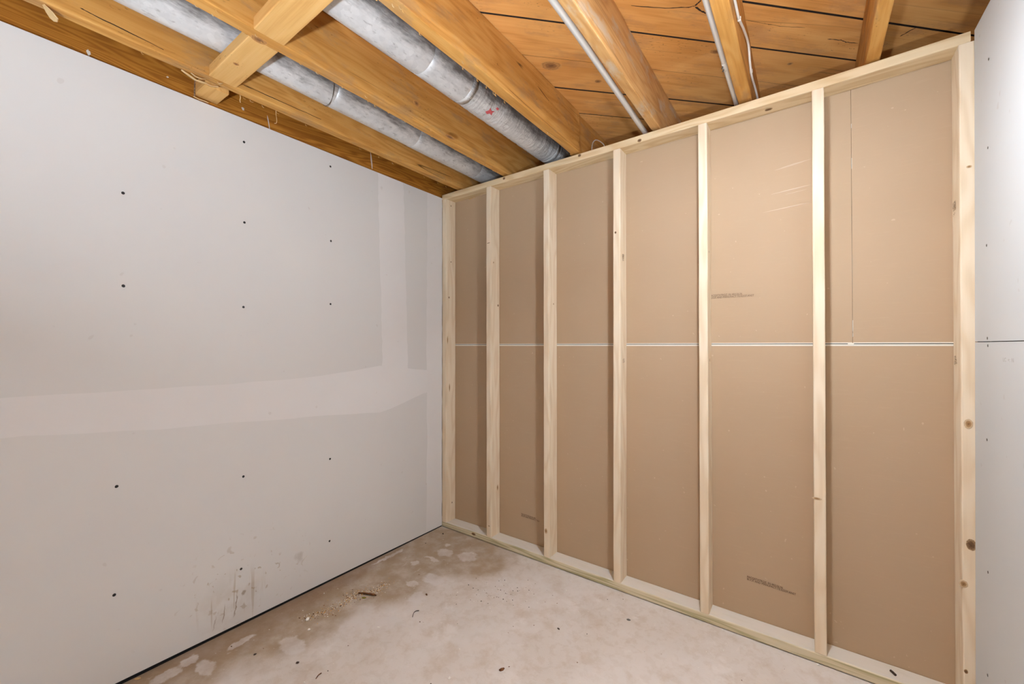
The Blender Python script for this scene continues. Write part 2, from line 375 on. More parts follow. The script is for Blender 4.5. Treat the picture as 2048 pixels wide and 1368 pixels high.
# right wall, two sheets of pale drywall, leaning a touch
wr = struct(box('wall_right', (2.475, YR, 0), (2.66, .0, 2.234), M_concwall), 'pale grey drywall close to the camera with an open joint')
def rsheet(z0, z1):
    xa = lambda z: 2.4352 + .0122 * z / 2.24
    V = [(xa(z) + d, y, z) for d in (0, .0127) for y in (YR, -.0015) for z in (z0, z1)]
    return raw('drywall_sheet', V, [(0, 1, 3, 2), (4, 6, 7, 5), (0, 4, 5, 1), (2, 3, 7, 6), (0, 2, 6, 4), (1, 5, 7, 3)], M_dryr, wr)
rsheet(.004, 1.2268); rsheet(1.2292, 2.243)
for y, z in [(-.131, 2.075), (-.123, 1.812), (-.11, 1.52), (-.115, 1.2385), (-.119, 1.216), (-.11, .931), (-.116, .534), (-.111, .222)]:
    decal('screw', (2.4352 + .0122 * z / 2.24, y, z), (-1, 0, 0), (0, 1, 0), .004, .0045, M_screw, wr, 10, .15)
wrear = struct(box('wall_rear', (-.115, YR - .1, 0), (2.66, YR, 2.245), M_concwall), 'bare concrete wall closing the room behind the camera')

# ------------------------------------------------------------------ stud wall
wb = struct(empty('wall_back'), 'open stud wall of pale new lumber backed by brown drywall paper')
def plate_bow_b(t):                # the sole plate thins a little towards the corner
    k = max(0, 1 - t / .16); return (0, -.008 * k, 0)
lumber('bottom_plate', (.0015, .0445, .0215), (2.466, .0445, .0215), .089, .038, (0, 0, 1), M_plate, wb, .004, 24, .0004, .0002, plate_bow_b)
def plate_bow_t(t):
    P = [(0, -.0035), (.1, -.004), (.5, -.006), (.66, -.0045), (.84, -.001), (1, .0065)]
    for (a, b), (c, d) in zip(P, P[1:]):
        if a <= t <= c: z = b + (d - b) * (t - a) / (c - a); return (0, z, z)
    return (0, .0065, .0065)
ZT = 2.2408
lumber('top_plate', (.0, .0445, ZT - .0178), (2.4395, .0445, ZT - .0178), .089, .0356, (0, 0, 1), M_top, wb, .004, 24, .0002, .0, plate_bow_t)
studs = []
def zt_at(x): return ZT - .0356 + plate_bow_t(min(1, x / 2.44))[1]
for xb, xt, w in [(.021, .021, .039), (.4075, .4045, .037), (.8205, .8215, .037), (1.2275, 1.2315, .0375), (1.6285, 1.6285, .037), (2.036, 2.039, .0375), (2.427, 2.4315, .038)]:
    zb = .0405 - (.008 * max(0, 1 - xb / 2.466 / .16))
    s = lumber('stud', (xb, .0445, zb), (xt, .0445, zt_at(xt) - .0004), .089, w, (1, 0, 0), M_stud, wb, .004, 14, .0006, .0002)
    studs.append(s)
# gypsum sheets seen from the back
def sheet(x0, x1, z0, z1, edge_z, ez0, ez1):
    s = box('drywall_sheet', (x0, .0892, z0), (x1, .1015, z1), M_kraft, wb)
    box('paper_edge', (x0 + .001, .0886, ez0), (x1 - .001, .0893, ez1), M_ivory, s)
    return s
pl = sheet(-.0, 2.466, .004, 1.2216, 0, 1.2145, 1.2216)
pu = sheet(-.0, 2.1420, 1.2243, 2.232, 0, 1.2243, 1.2280)
pu2 = sheet(2.1430, 2.466, 1.2243, 2.232, 0, 1.2243, 1.2280)
box('torn_edge', (2.128, .0876, 1.2205), (2.146, .0888, 1.2262), M_ivory, pu, .0004)
for zz, l in ((2.07, .012), (1.93, .03), (1.30, .035), (1.265, .015)):
    box('torn_edge', (2.1428, .0888, zz - l), (2.1442, .0893, zz + l * .4), M_ivory, pu2)
# pale scuffs in the paper, their glossy sheen painted into the colour
M_scuff_sheen = plain('scuff_sheen_paper', lin(196, 172, 143), .5)
for (x0, z0, x1, z1, h) in ((1.90, 1.958, 2.015, 1.972, .006), (1.885, 1.858, 2.015, 1.868, .005), (1.93, 1.846, 2.0, 1.852, .003), (1.86, 1.786, 2.012, 1.797, .004)):
    decal('scuff_sheen', ((x0 + x1) / 2, .0891, (z0 + z1) / 2), (0, -1, 0), (x1 - x0, 0, z1 - z0), (x1 - x0) / 2, h / 2, M_scuff_sheen, pu, 16, .2, .0003)
# knots and pin marks in the new lumber
def knot(par, P, N, U, a, b, m=M_knot): return decal('knot', P, N, U, a, b, m, par, 14, .1, .0004)
FN, VZ = (0, -1, 0), (0, 0, 1)
for (u, v, a, b, m) in [(1937, 848, .011, .017, M_knot), (1942, 1090, .012, .019, M_knotd), (1927, 1168, .011, .013, M_knot), (1932, 1343, .005, .007, M_knotd), (1940, 333, .007, .005, M_knot)]:
    P = px(u, v, 1, .0); P.x = min(P.x, 2.4345 - a * .2); knot(studs[6], P, FN, (1, 0, 0), min(a, abs(P.x - 2.412) + .012), b, m)
for si, u, v, a, b, m in [(2, 1092, 1062, .010, .016, M_knot), (5, 1634, 997, .016, .005, M_knot), (3, 1231, 465, .005, .006, M_knotd), (1, 977, 486, .012, .002, M_knotd), (1, 978, 1052, .008, .004, M_knot)]:
    knot(studs[si], px(u, v, 1, -.0006), FN, (1, 0, 0), a, b, m)
for si, face, u, v, a, b, m in [(0, .0408, 902, 412, .004, .006, M_knotd), (0, .0408, 898, 595, .005, .007, M_knotd), (0, .0408, 902, 524, .004, .005, M_knotd), (0, .0408, 893, 680, .006, .03, M_knot), (0, .0408, 899, 775, .006, .03, M_knot),
                                (0, .0408, 904, 1005, .004, .006, M_knotd), (1, .4255, 996, 611, .006, .008, M_knotd), (1, .4255, 987, 525, .005, .007, M_knot), (1, .4255, 995, 975, .008, .02, M_knot), (2, .8402, 1107, 608, .005, .006, M_knot),
                                (3, 1.2486, 1247, 405, .005, .008, M_knot), (3, 1.2486, 1244, 461, .005, .007, M_knot), (3, 1.2486, 1245, 566, .005, .007, M_knotd)]:
    P = px(u, v, 0, face); P.y = min(max(P.y, .012), .08); knot(studs[si], P, (1, 0, 0), (0, 1, 0), a, b, m)
tp = [c for c in wb.children if c.name.startswith('top_plate')][0]; bp = [c for c in wb.children if c.name.startswith('bottom_plate')][0]
for u, v in ((1159, 311), (1279, 281), (1008, 357)): 
    P = px(u, v, 1, -.0004); knot(tp, P, FN, (1, 0, 0), .010, .008, M_knotd)
P = px(1537, 219, 2, ZT - .0356 - .0045); knot(tp, P, (0, 0, -1), (1, 0, 0), .014, .010, M_knotd)
P = px(947, 1069, 1, -.0004); P.z = .024; knot(bp, P, FN, (1, 0, 0), .018, .009, M_knotd)
box('frayed_chip', (.165, .0845, 2.197), (.195, .0885, 2.2045), M_splint, tp, .001)
box('frayed_chip', (.205, .0855, 2.198), (.214, .0885, 2.2035), M_splint, tp, .001)

# printed stamps
def text(name, body, P, X, Yv, size, mat, par, sx=1.0, space=.9):
    cu = bpy.data.curves.new('t', 'FONT'); cu.body = body; cu.size = size; cu.space_line = space; cu.resolution_u = 2; cu.extrude = .00008
    o = bpy.data.objects.new('t', cu); COL.objects.link(o)
    dg = bpy.context.evaluated_depsgraph_get(); me = bpy.data.meshes.new_from_object(o.evaluated_get(dg))
    bpy.data.objects.remove(o); me.name = name
    X = Vector(X).normalized(); Z = X.cross(Vector(Yv)).normalized(); Yv = Z.cross(X)
    return put(name, me, mat, par, mat4(X * sx, Yv, Z, Vector(P) + Z * .0004))
ST = 'PACQSTXTRQZ. IN 4R0.06.06\nBUCK AND MANUFACT.TE.02337.ANST'
text('printed_stamp', ST, (1.640, .0890, 1.440), (1, 0, 0), (0, 0, 1), .0125, M_ink2, pu, .80, .8)
text('printed_stamp', ST, (1.783, .0890, .207), (1, 0, -.03), (0, 0, 1), .0125, M_ink, pl, .80, .8)
text('printed_stamp', 'PACQSTXTRQZ.IN 4R0\nBUCK AND MANUFACT.TE.0', (.590, .0890, .192), (1, 0, -.03), (0, 0, 1), .0125, M_ink, pl, .80, .8)
for si, xf, z, body, sz in [(3, 1.2502, 1.665, '|S2I\nIS5\n/S-', .016), (3, 1.2502, 1.137, '132\n===', .016), (4, 1.6478, 1.145, '12', .016), (4, 1.6478, 1.63, 'IS', .012)]:
    text('grade_stamp', body, (xf - .0002, .028, z), (0, 1, .15), (0, 0, 1), sz, M_ink2, studs[si], 1.0, .7)
for z, body in ((1.69, '|12I\n135\n.-.-'), (1.165, '12,\n0=-')):
    text('grade_stamp', body, (2.4095, .07, z), (0, -1, .1), (0, 0, 1), .022, M_ink2, studs[6], 1.0, .7)
text('printed_stamp', 'LC  +:  N', (2.4419, -.235, 1.172), (0, -1, 0), (0, 0, 1), .016, M_inkfaint, wr, 1.2)

# ------------------------------------------------------------------ ceiling: diagonal boards, joists, blocking
ce = struct(box('ceiling', (-.25, YR - .1, ZC + .03), (2.70, YF + .05, ZC + .06), plain('tar_paper', lin(34, 28, 24), .95)), 'old board subfloor carried on rough joists')
def clip(poly, rect):
    for ax, val, sgn in ((0, rect[0], 1), (0, rect[1], -1), (1, rect[2], 1), (1, rect[3], -1)):
        out = []
        for a, b in zip(poly, poly[1:] + poly[:1]):
            ia, ib = (a[ax] - val) * sgn >= 0, (b[ax] - val) * sgn >= 0
            if ia: out.append(a)
            if ia != ib:
                t = (val - a[ax]) / (b[ax] - a[ax]); out.append((a[0] + (b[0] - a[0]) * t, a[1] + (b[1] - a[1]) * t))
        poly = out
        if not poly: return []
    return poly
R2 = math.sqrt(.5)
M_gap_shade = plain('gap_shade_board_edge', lin(40, 26, 16), .95)  # shade inside the board gaps, painted onto the edge faces
edges = [-1.476, -1.278, -1.083, -.89, -.697]
e0 = list(edges)
while e0[0] > -4.1: e0.insert(0, e0[0] - .195)
while e0[-1] < .8: e0.append(e0[-1] + .195)
for a, b in zip(e0, e0[1:]):
    g0, g1 = random.uniform(.0012, .003), random.uniform(.0012, .003)
    if abs(a + 1.476) < .01: g0 = .0045
    if abs(b + 1.476) < .01: g1 = .0045
    a_, b_ = a + g0, b - g1
    # board corners: position = s*(R2,R2) + c*(-R2,R2)
    Pq = [(s * R2 - c * R2, s * R2 + c * R2) for s, c in ((-4, a_), (5, a_ + random.uniform(-.002, .002)), (5, b_ + random.uniform(-.002, .002)), (-4, b_))]
    Pq = clip(Pq, (-.2, 2.66, YR, YF))
    if len(Pq) < 3: continue
    cx = sum(p[0] for p in Pq) / len(Pq); cy = sum(p[1] for p in Pq) / len(Pq)
    dz = random.uniform(-.0025, .0015)
    loc = [((x - cx) * R2 + (y - cy) * R2, -(x - cx) * R2 + (y - cy) * R2) for x, y in Pq]; n = len(loc)
    V = [(x, y, 0) for x, y in loc] + [(x, y, .022) for x, y in loc]
    Fc = [tuple(range(n)), tuple(range(n, 2 * n))] + [(k, (k + 1) % n, n + (k + 1) % n, n + k) for k in range(n)]
    pk_ = raw('plank', V, Fc, M_plank, ce, mat4(Vector((R2, R2, 0)), Vector((-R2, R2, 0)), Vector((0, 0, 1)), Vector((cx, cy, ZC + dz + .003))))
    pk_.data.materials.append(M_gap_shade)
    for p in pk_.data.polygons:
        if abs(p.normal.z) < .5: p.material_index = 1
def joist(x0, x1, mat, y0=YR + .002, y1=YF, xs=None, zb=ZJ, r=.004):
    xa, xb = xs or (0, 0)        # sideways drift at the two ends
    xm = (x0 + x1) / 2; zm = (zb + ZC) / 2
    return lumber('joist', (xm + xa, y0, zm), (xm + xb, y1, zm), ZC - zb, x1 - x0, (1, 0, 0), mat, ce, r, 46, .0005, .0008)
j0 = joist(-.0575, -.0138, M_rim, zb=2.195)
j1 = joist(.108, .155, M_joist, xs=(-.014, .018))
j2 = joist(.498, .545, M_joist)
j3 = joist(.966, 1.015, M_joist, y1=.012, xs=(-.012, .006))
j3b = joist(.962, 1.009, M_joist, y0=.016)
j4 = joist(1.399, 1.440, M_joist_gray)
j5 = joist(1.767, 1.817, M_joist)
j6 = joist(2.180, 2.219, M_joist)
rim = lumber('rim_joist', (-.2, YF + .022, ZC - .11), (2.66, YF + .022, ZC - .11), .04, .22, (0, 0, 1), M_rim, ce, .004, 8)
j7 = joist(2.605, 2.65, M_joist, zb=2.235)
# blocking laid flat between the joists
b1 = lumber('blocking', (.1505, -1.333, ZJ + .0205), (.4975, -1.328, ZJ + .0205), .094, .041, (0, 0, 1), M_block, ce, .003, 4)
b2 = lumber('blocking', (.5455, -1.332, ZJ + .021), (.957, -1.335, ZJ + .021), .096, .042, (0, 0, 1), M_block, ce, .003, 4)
b0 = lumber('blocking', (-.012, -1.338, ZJ + .010), (.1030, -1.336, ZJ + .010), .082, .05, (0, 0, 1), M_block, ce, .003, 4)
# knots on old lumber
for par, u, v, ax, val, N, U, a, b in [(j2, 900, 274, 2, ZJ - .0006, (0, 0, -1), (0, 1, 0), .035, .014), (j2, 833, 207, 0, .5462, (1, 0, 0), (0, 1, 0), .018, .014), (j1, 271, 35, 0, .152, (1, 0, 0), (0, 1, 0), .03, .02),
                                       (b1, 518, 80, 2, ZJ - .0006, (0, 0, -1), (0, 1, 0), .028, .016), (b1, 472, 128, 2, ZJ - .0006, (0, 0, -1), (0, 1, 0), .010, .008), (j3, 785, 133, 0, 1.0158, (1, 0, 0), (0, 1, 0), .02, .014)]:
    if par is j3: u, v = 1072, 195
    knot(par, px(u, v, ax, val), N, U, a, b, M_knoto)
for u, v, a, b in ((1102, 133, .05, .03), (1196, 164, .018, .012), (1580, 128, .014, .010), (1432, 104, .03, .014)):
    P = px(u, v, 2, ZC); P.z = ZC - .0006
    pk = min((c for c in ce.children if c.name.startswith('plank')), key=lambda c: abs((WM[c.name].translation.y - WM[c.name].translation.x) - (P.y - P.x)))
    P.z = WM[pk.name].translation.z - .0003
    knot(pk, P, (0, 0, -1), (1, 1, 0), a, b, M_knoto)
# long drying checks in the joists and cracks in the boards
M_crack = plain('open_crack', lin(44, 26, 14), .95)
def ribbon(name, P, N, w, mat, par):
    N = Vector(N); V = []; Fc = []
    for i, p in enumerate(P):
        d = (P[min(i + 1, len(P) - 1)] - P[max(i - 1, 0)]).normalized(); sd = N.cross(d).normalized()
        ww = w * random.uniform(.4, 1.0) * (.25 if i in (0, len(P) - 1) else 1)
        for a, b in ((-1, 0), (1, 0), (1, .0004), (-1, .0004)): V.append(p + sd * a * ww / 2 + N * (.0006 + b))
    for i in range(len(P) - 1):
        for k in range(4): Fc.append((i * 4 + k, i * 4 + (k + 1) % 4, i * 4 + 4 + (k + 1) % 4, i * 4 + 4 + k))
    Fc += [(0, 1, 2, 3), tuple(len(V) - 4 + k for k in range(4))]
    return raw(name, V, Fc, mat, par)
def crack(par, pix, ax, val, N, w):
    P = []
    for a, b in zip(pix, pix[1:]):
        for k in range(6):
            t = k / 6; P.append(px(a[0] + (b[0] - a[0]) * t, a[1] + (b[1] - a[1]) * t + random.uniform(-.5, .5), ax, val))
    P.append(px(*pix[-1], ax, val)); return ribbon('crack', P, N, w, M_crack, par)
crack(j1, [(160, 16), (189, 31), (300, 86), (409, 140)], 0, .1535, (1, 0, 0), .0035)
crack(j1, [(482, 168), (560, 202), (640, 238), (700, 264)], 0, .1575, (1, 0, 0), .003)
crack(j3, [(846, 2), (900, 42), (960, 92), (1005, 137), (1020, 160)], 0, 1.0105, (1, 0, 0), .003)
crack(j3, [(1075, 172), (1105, 212), (1130, 236)], 0, 1.0185, (1, 0, 0), .003)
def pcrack(pix, w):
    P = px(*pix[len(pix) // 2], 2, ZC)
    pk = min((c for c in ce.children if c.name.startswith('plank')), key=lambda c: abs((WM[c.name].translation.y - WM[c.name].translation.x) - (P.y - P.x)))
    crack(pk, pix, 2, WM[pk.name].translation.z, (0, 0, -1), w)
pcrack([(1262, 11), (1330, 16), (1378, 14), (1390, 11)], .004); pcrack([(1390, 11), (1397, 5), (1402, 0)], .007); pcrack([(1390, 13), (1400, 20), (1413, 27)], .008)
pcrack([(1655, 78), (1682, 80), (1692, 84), (1716, 86)], .0035); pcrack([(1800, 72), (1815, 64), (1836, 53)], .005); pcrack([(1490, 40), (1560, 52), (1610, 55)], .0015)
# torn splinters hanging off the joist edge beside the blocking, plaster smears
def strip(name, pts, w, th, mat, par):
    pts = [Vector(p) for p in pts]; V = []; Fc = []
    for i, p in enumerate(pts):
        d = (pts[min(i + 1, len(pts) - 1)] - pts[max(i - 1, 0)]).normalized(); s = d.cross(Vector((.3, .2, 1))).normalized(); nrm = s.cross(d)
        ww = w * random.uniform(.55, 1.1) * (.5 if i in (0, len(pts) - 1) else 1)
        for a, b in ((-1, -1), (1, -1), (1, 1), (-1, 1)): V.append(p + s * a * ww / 2 + nrm * b * th / 2)
    for i in range(len(pts) - 1):
        for k in range(4): Fc.append((i * 4 + k, i * 4 + (k + 1) % 4, i * 4 + 4 + (k + 1) % 4, i * 4 + 4 + k))
    Fc += [(0, 1, 2, 3), tuple(len(V) - 4 + k for k in range(4))]
    return raw(name, V, Fc, mat, par)
strip('splinter', [(.109, -1.452, 2.249), (.106, -1.43, 2.243), (.099, -1.405, 2.239), (.103, -1.38, 2.240), (.107, -1.355, 2.238), (.112, -1.335, 2.244)], .018, .004, M_splint, j1)
strip('splinter', [(.118, -1.425, 2.249), (.113, -1.41, 2.245), (.118, -1.392, 2.243), (.12, -1.38, 2.249)], .011, .003, M_splint, j1)
strip('splinter', [(.135, -1.795, 2.25), (.128, -1.782, 2.238), (.122, -1.772, 2.228), (.118, -1.768, 2.222)], .042, .003, M_splint, j1)
strip('splinter', [(.112, -1.258, 2.25), (.108, -1.255, 2.243), (.105, -1.256, 2.230), (.104, -1.253, 2.224)], .007, .002, M_splint, j1)
strip('splinter', [(.135, -1.345, 2.25), (.138, -1.34, 2.244), (.142, -1.335, 2.246), (.143, -1.33, 2.25)], .012, .002, M_splint, b1)
tube('thread', spline([(.112, -1.118, 2.252), (.111, -1.117, 2.235), (.110, -1.113, 2.212), (.110, -1.115, 2.198), (.110, -1.123, 2.194)], 4), .0013, M_splint, j1, 6)
strip('torn_lath', [(.002, -1.3775, 2.294), (.0025, -1.379, 2.27), (.003, -1.380, 2.245), (.004, -1.381, 2.222)], .007, .004, wood('grey_lath', lin(170, 140, 112), lin(146, 116, 90), lin(112, 86, 64)), b0)
strip('torn_lath', [(.003, -1.384, 2.222), (.003, -1.365, 2.2185), (.004, -1.35, 2.2195), (.004, -1.334, 2.219)], .007, .003, M_splint, b0)
for i in range(70):                                # broken staples and slivers along joist undersides
    par, xa, xb = random.choice(((j1, .10, .15), (j2, .50, .545), (j2, .50, .545), (j3, .963, 1.005)))
    y = random.uniform(-1.7, -.05); x = xa + (.006 if random.random() < .7 else (xb - xa) * random.random())
    if par is j1 and -1.46 < y < -1.28: continue
    strip('sliver', [(x, y, ZJ + .001), (x - .003, y + .005, ZJ - .003), (x - .002, y + random.uniform(.006, .014), ZJ - random.uniform(.001, .006))], .004, .0012, random.choice((M_splint, M_block, M_joist)), par)
for u0, v0, u1, v1, w in ((176, 99, 178, 112, .010), (535, 232, 540, 262, .005), (741, 304, 745, 344, .008), (485, 214, 487, 221, .010), (334, 152, 336, 156, .008)):
    A, B = px(u0, v0, 0, -.0132), px(u1, v1, 0, -.0132); A.z = min(A.z, 2.4)
    decal('plaster_smear', (A + B) / 2, (1, 0, 0), A - B, (A - B).length / 2, w / 2, M_smear, j0, 14, .3, .0004)

# ------------------------------------------------------------------ ducts, conduits, cables
def duct(name, x, z, r, cuts, mats, label, par_extra=None):
    root = empty(name, (x, YR + .01, z)); tag(root, label, 'duct', 'round ducts between the joists')
    n = 40
    for i, (y0, y1) in enumerate(zip(cuts, cuts[1:])):
        wr_ = mats[i] is M_flex
        prof = [(y0, r - .0015), (y0 + .0006, r + .0002), (y0 + .03, r)]
        m = int((y1 - y0) / (.008 if wr_ else .12)) + 1
        for k in range(1, m): prof.append((y0 + .022 + (y1 - y0 - .03) * k / m, r + (random.uniform(-.0022, .0012) if wr_ else 0)))
        prof += [(y1 - .006, r), (y1, r - .001), (y1 + .012, r - .0035)]
        V = []; Fc = []
        ph = [random.uniform(0, 6.28) for _ in range(3)]
        for j, (y, rr) in enumerate(prof):
            for k in range(n):
                a = 2 * math.pi * k / n
                d = rr + (random.uniform(-.0012, .0012) if wr_ else .0006 * math.sin(3 * a + ph[0] + y * 4) + .0005 * math.sin(7 * a + ph[1] - y * 9))
                V.append((math.cos(a) * d, y - (y0 + y1) / 2, math.sin(a) * d))
        for j in range(len(prof) - 1):
            for k in range(n): q = (k + 1) % n; Fc.append((j * n + k, j * n + q, j * n + n + q, j * n + n + k))
        raw('pipe_section', V, Fc, mats[i], root, Matrix.Translation((x, (y0 + y1) / 2, z)), smooth=True)
    return root
RD = .079
d1 = duct('round_duct', .268, 2.379, RD, [YR + .02, -1.95, -.957, -.486, .02, .95], [M_galv] * 5, 'round galvanized duct above the joist nearest the white wall, with a wire looped on it')
d2 = duct('round_duct', .763, 2.383, RD, [YR + .02, -1.75, -.856, -.63, .10, .95], [M_galv, M_galv, M_galv, M_flex, M_flex], 'round galvanized duct with a wrinkled end and a scrap of red tape')
ring = [(.268 + math.cos(a) * (RD + .0022), -.985 + .03 * math.sin(a * .5), 2.379 + math.sin(a) * (RD + .0022)) for a in [math.radians(k) for k in range(150, 370, 8)]]
tube('hanger_wire', ring, .0011, plain('thin_wire', lin(96, 84, 74), .5, .5), d1, 6)
ring2 = [(x, y + .02 - .03 * i / len(ring), z) for i, (x, y, z) in enumerate(ring)]
tube('hanger_wire', ring2, .0009, plain('thin_wire_rust', lin(110, 88, 70), .5, .3), d1, 6)
for (a0, dy, pts) in ((-62, 0, [(-1, -.6), (-.2, -.9), (.3, -.3), (1, -.5), (.7, .3), (1, .9), (.1, .5), (-.6, 1), (-.5, .2)]), (-40, .028, [(-1, -.4), (.2, -.8), (1, 0), (.5, .7), (-.7, .6)])):
    a = math.radians(a0); N = Vector((math.cos(a), 0, math.sin(a)))
    decal('red_tape', Vector((.763, -.475 + dy, 2.383)) + N * (RD + .0018), N, (0, 1, 0), .022 if dy == 0 else .010, .018 if dy == 0 else .008, M_red, d2, pts=pts, lift=.002)
c1 = empty('conduit', (1.386, -2, 2.262)); tag(c1, 'long galvanized conduit along the left side of the chalky joist', 'conduit', 'conduits under the ceiling')
tube('conduit_run', spline([(1.385, YR + .02, 2.262), (1.385, -2.0, 2.262), (1.3845, -1.2, 2.262), (1.383, -.8, 2.262), (1.372, -.35, 2.262), (1.362, .03, 2.262), (1.36, .4, 2.264), (1.36, .95, 2.264)], 6), .0118, M_emt, c1, 14)
c2 = empty('conduit', (1.757, -2, 2.27)); tag(c2, 'thin galvanized conduit with a coupling along the joist that carries the white cable', 'conduit', 'conduits under the ceiling')
tube('conduit_run', [(1.7565, YR + .02, 2.268), (1.7565, -1, 2.268), (1.756, -.25, 2.268), (1.7555, .2, 2.27), (1.7555, .95, 2.27)], .0092, M_emt, c2, 12)
tube('coupling', [(1.7562, -.275, 2.268), (1.7562, -.27, 2.268), (1.756, -.235, 2.268), (1.756, -.23, 2.268)], .0105, M_emt, c2, 12, radii=[.0096, .0106, .0106, .0096])
tube('coupling_screw', [(1.750, -.262, 2.26), (1.747, -.262, 2.253)], .0025, M_screw, c2, 8)
tube('coupling_screw', [(1.750, -.243, 2.26), (1.747, -.243, 2.253)], .0025, M_screw, c2, 8)
cab = tube('electrical_cable', spline([(1.824, YR + .1, 2.31), (1.824, -1.2, 2.30), (1.8225, -.517, 2.30), (1.8225, -.413, 2.308), (1.823, -.294, 2.346), (1.823, -.16, 2.376), (1.8225, -.093, 2.335), (1.8225, -.021, 2.318), (1.823, .208, 2.344), (1.823, .9, 2.34)], 8), .0042, M_white, None, 8)
tag(cab, 'slack white electrical cable stapled to the side of a joist', 'cable')
for y, z in ((-.413, 2.308), (-.06, 2.325)):
    box('cable_staple', (1.8178, y - .003, z - .007), (1.8278, y + .003, z + .007), M_white, cab, .001)
lp = tube('cable_loop', spline([(1.066, .07, 2.236), (1.066, .07, 2.278), (1.072, .07, 2.307), (1.09, .07, 2.317), (1.118, .07, 2.298), (1.137, .07, 2.272), (1.14, .072, 2.238)], 6), .0026, plain('grey_cable', lin(190, 182, 172), .4), None, 8)
tag(lp, 'small loop of grey cable sticking up over the top plate', 'cable')

# ------------------------------------------------------------------ lamps: a flush puck under the joist, added fill lights behind the camera and past the studs
def emit(name, power):
    em = bpy.data.materials.new(name); em.use_nodes = True; b = em.node_tree.nodes['Principled BSDF']
    b.inputs['Base Color'].default_value = (.9, .9, .9, 1); b.inputs['Emission Color'].default_value = (*LAMP_COL, 1); b.inputs['Emission Strength'].default_value = power
    return em
def puck(x, y, z0, power, label):
    root = empty('ceiling_lamp', (x, y, z0)); tag(root, label, 'lamp')
    def lathe(name, prof, mat, n=28):
        V = []; Fc = []
        for r_, z in prof:
            for k in range(n): a = 2 * math.pi * k / n; V.append((r_ * math.cos(a), r_ * math.sin(a), z))
        for j in range(len(prof) - 1):
            for k in range(n): q = (k + 1) % n; Fc.append((j * n + k, j * n + q, j * n + n + q, j * n + n + k))
        return raw(name, V, Fc, mat, root, Matrix.Translation((x, y, z0)), smooth=True)
    lathe('lamp_base', [(.0005, 0), (.062, 0), (.064, -.004), (.064, -.041), (.0625, -.043), (.059, -.043), (.0575, -.032), (.0005, -.032)], plain('white_enamel', lin(235, 233, 228), .35))
    lathe('diffuser', [(.0545, -.0325), (.055, -.038), (.052, -.046), (.044, -.053), (.030, -.058), (.014, -.0605), (.0005, -.061)], emit('lit_diffuser', power))
    return root
puck(1.850, -.84, ZJ - .002, LAMP_POWER, 'white flush ceiling lamp under the joist by the stud wall, just out of view')
pb = empty('added_fill_bulb', (1.95, .55, 1.62)); tag(pb, 'added fill bulb on a cord in the space beyond the stud wall, hidden from view', 'lamp')  # added bulb to brighten the boards past the stud wall, unseen
tube('cord', [(1.95, .55, 1.66), (1.95, .55, 2.0), (1.95, .55, ZC + .002)], .004, M_white, pb, 8)
tube('lamp_holder', [(1.95, .55, 1.665), (1.95, .55, 1.66), (1.95, .55, 1.62)], .02, M_black, pb, 14, radii=[.008, .019, .021])
tube('bulb', [(1.95, .55, 1.6199 - k * .008) for k in range(11)], .03, emit('lit_bulb', NEXT_FILL_POWER), pb, 16, radii=[.014, .016, .021, .026, .0295, .031, .0305, .028, .023, .015, .004])
wk = empty('added_fill_light', (2.1, -3.05, 0)); tag(wk, 'added fill light on the floor tipped up at the joists, unseen behind the camera', 'lamp')  # added fill light, made up to brighten the ceiling, unseen
Mw = Matrix.Translation((2.1, -3.05, .30)) @ Matrix.Rotation(math.radians(-24), 4, 'X') @ Matrix.Rotation(math.radians(-8), 4, 'Y')
M_yel = plain('yellow_housing', lin(214, 170, 40), .5)
def wbox(name, lo, hi, mat):
    o = box(name, lo, hi, mat); o.parent = wk; o.matrix_parent_inverse = WM[wk.name].inverted(); o.matrix_basis = Mw; return o
wbox('housing', (-.13, -.10, -.09), (.13, .10, -.004), M_yel); wbox('lamp_glass', (-.115, -.085, -.0035), (.115, .085, .0), emit('lit_glass', FILL_POWER))
M_baffle = plain('black_fill_baffle', lin(20, 20, 20), .7)  # baffles added to keep the fill light off the left wall and panels
for lo, hi in (((-.134, -.10, -.003), (-.13, .10, .20)), ((.13, -.10, -.003), (.134, .10, .20)), ((-.13, -.104, -.003), (.13, -.10, .20)), ((-.13, .10, -.003), (.13, .104, .20))): wbox('fill_baffle', lo, hi, M_baffle)
for sx in (-1, 1):
    tube('stand_leg', [(2.1 + sx * .15, -3.2, .012), (2.1 + sx * .15, -2.90, .012)], .01, M_yel, wk, 8)
    tube('stand_arm', [(2.1 + sx * .15, -3.05, .012), (2.1 + sx * .15, -3.05, .29), (2.1 + sx * .131, -3.05, .29)], .009, M_yel, wk, 8)

# ------------------------------------------------------------------ debris on the floor
M_twig = wood('dry_twig', lin(140, 96, 58), lin(112, 70, 38), lin(78, 46, 24))
M_dark = plain('dark_grit', lin(62, 46, 34), .9); M_crumb = plain('white_crumb', lin(236, 230, 220), .9); M_green = plain('green_scrap', lin(128, 118, 48), .8)
def pebble(name, u, v, a, b, h, mat, label, cat, rz=0.0, grp=None, P=None):
    P = P or px(u, v, 2, 0); V = []; Fc = []; n = 7
    for z, s in ((0, .8), (h * .45, 1.0), (h, .55)):
        for k in range(n):
            t = 2 * math.pi * k / n + rz; q = s * random.uniform(.75, 1.15); x, y = a * math.cos(t) * q, b * math.sin(t) * q
            V.append((x * math.cos(rz) - y * math.sin(rz), x * math.sin(rz) + y * math.cos(rz), z))
    for j in range(2):
        for k in range(n): q = (k + 1) % n; Fc.append((j * n + k, j * n + q, j * n + n + q, j * n + n + k))
    Fc += [tuple(range(n)), tuple(range(2 * n, 3 * n))]
    return tag(raw(name, V, Fc, mat, None, Matrix.Translation(P)), label, cat, grp)
P = px(735, 1189, 2, 0)
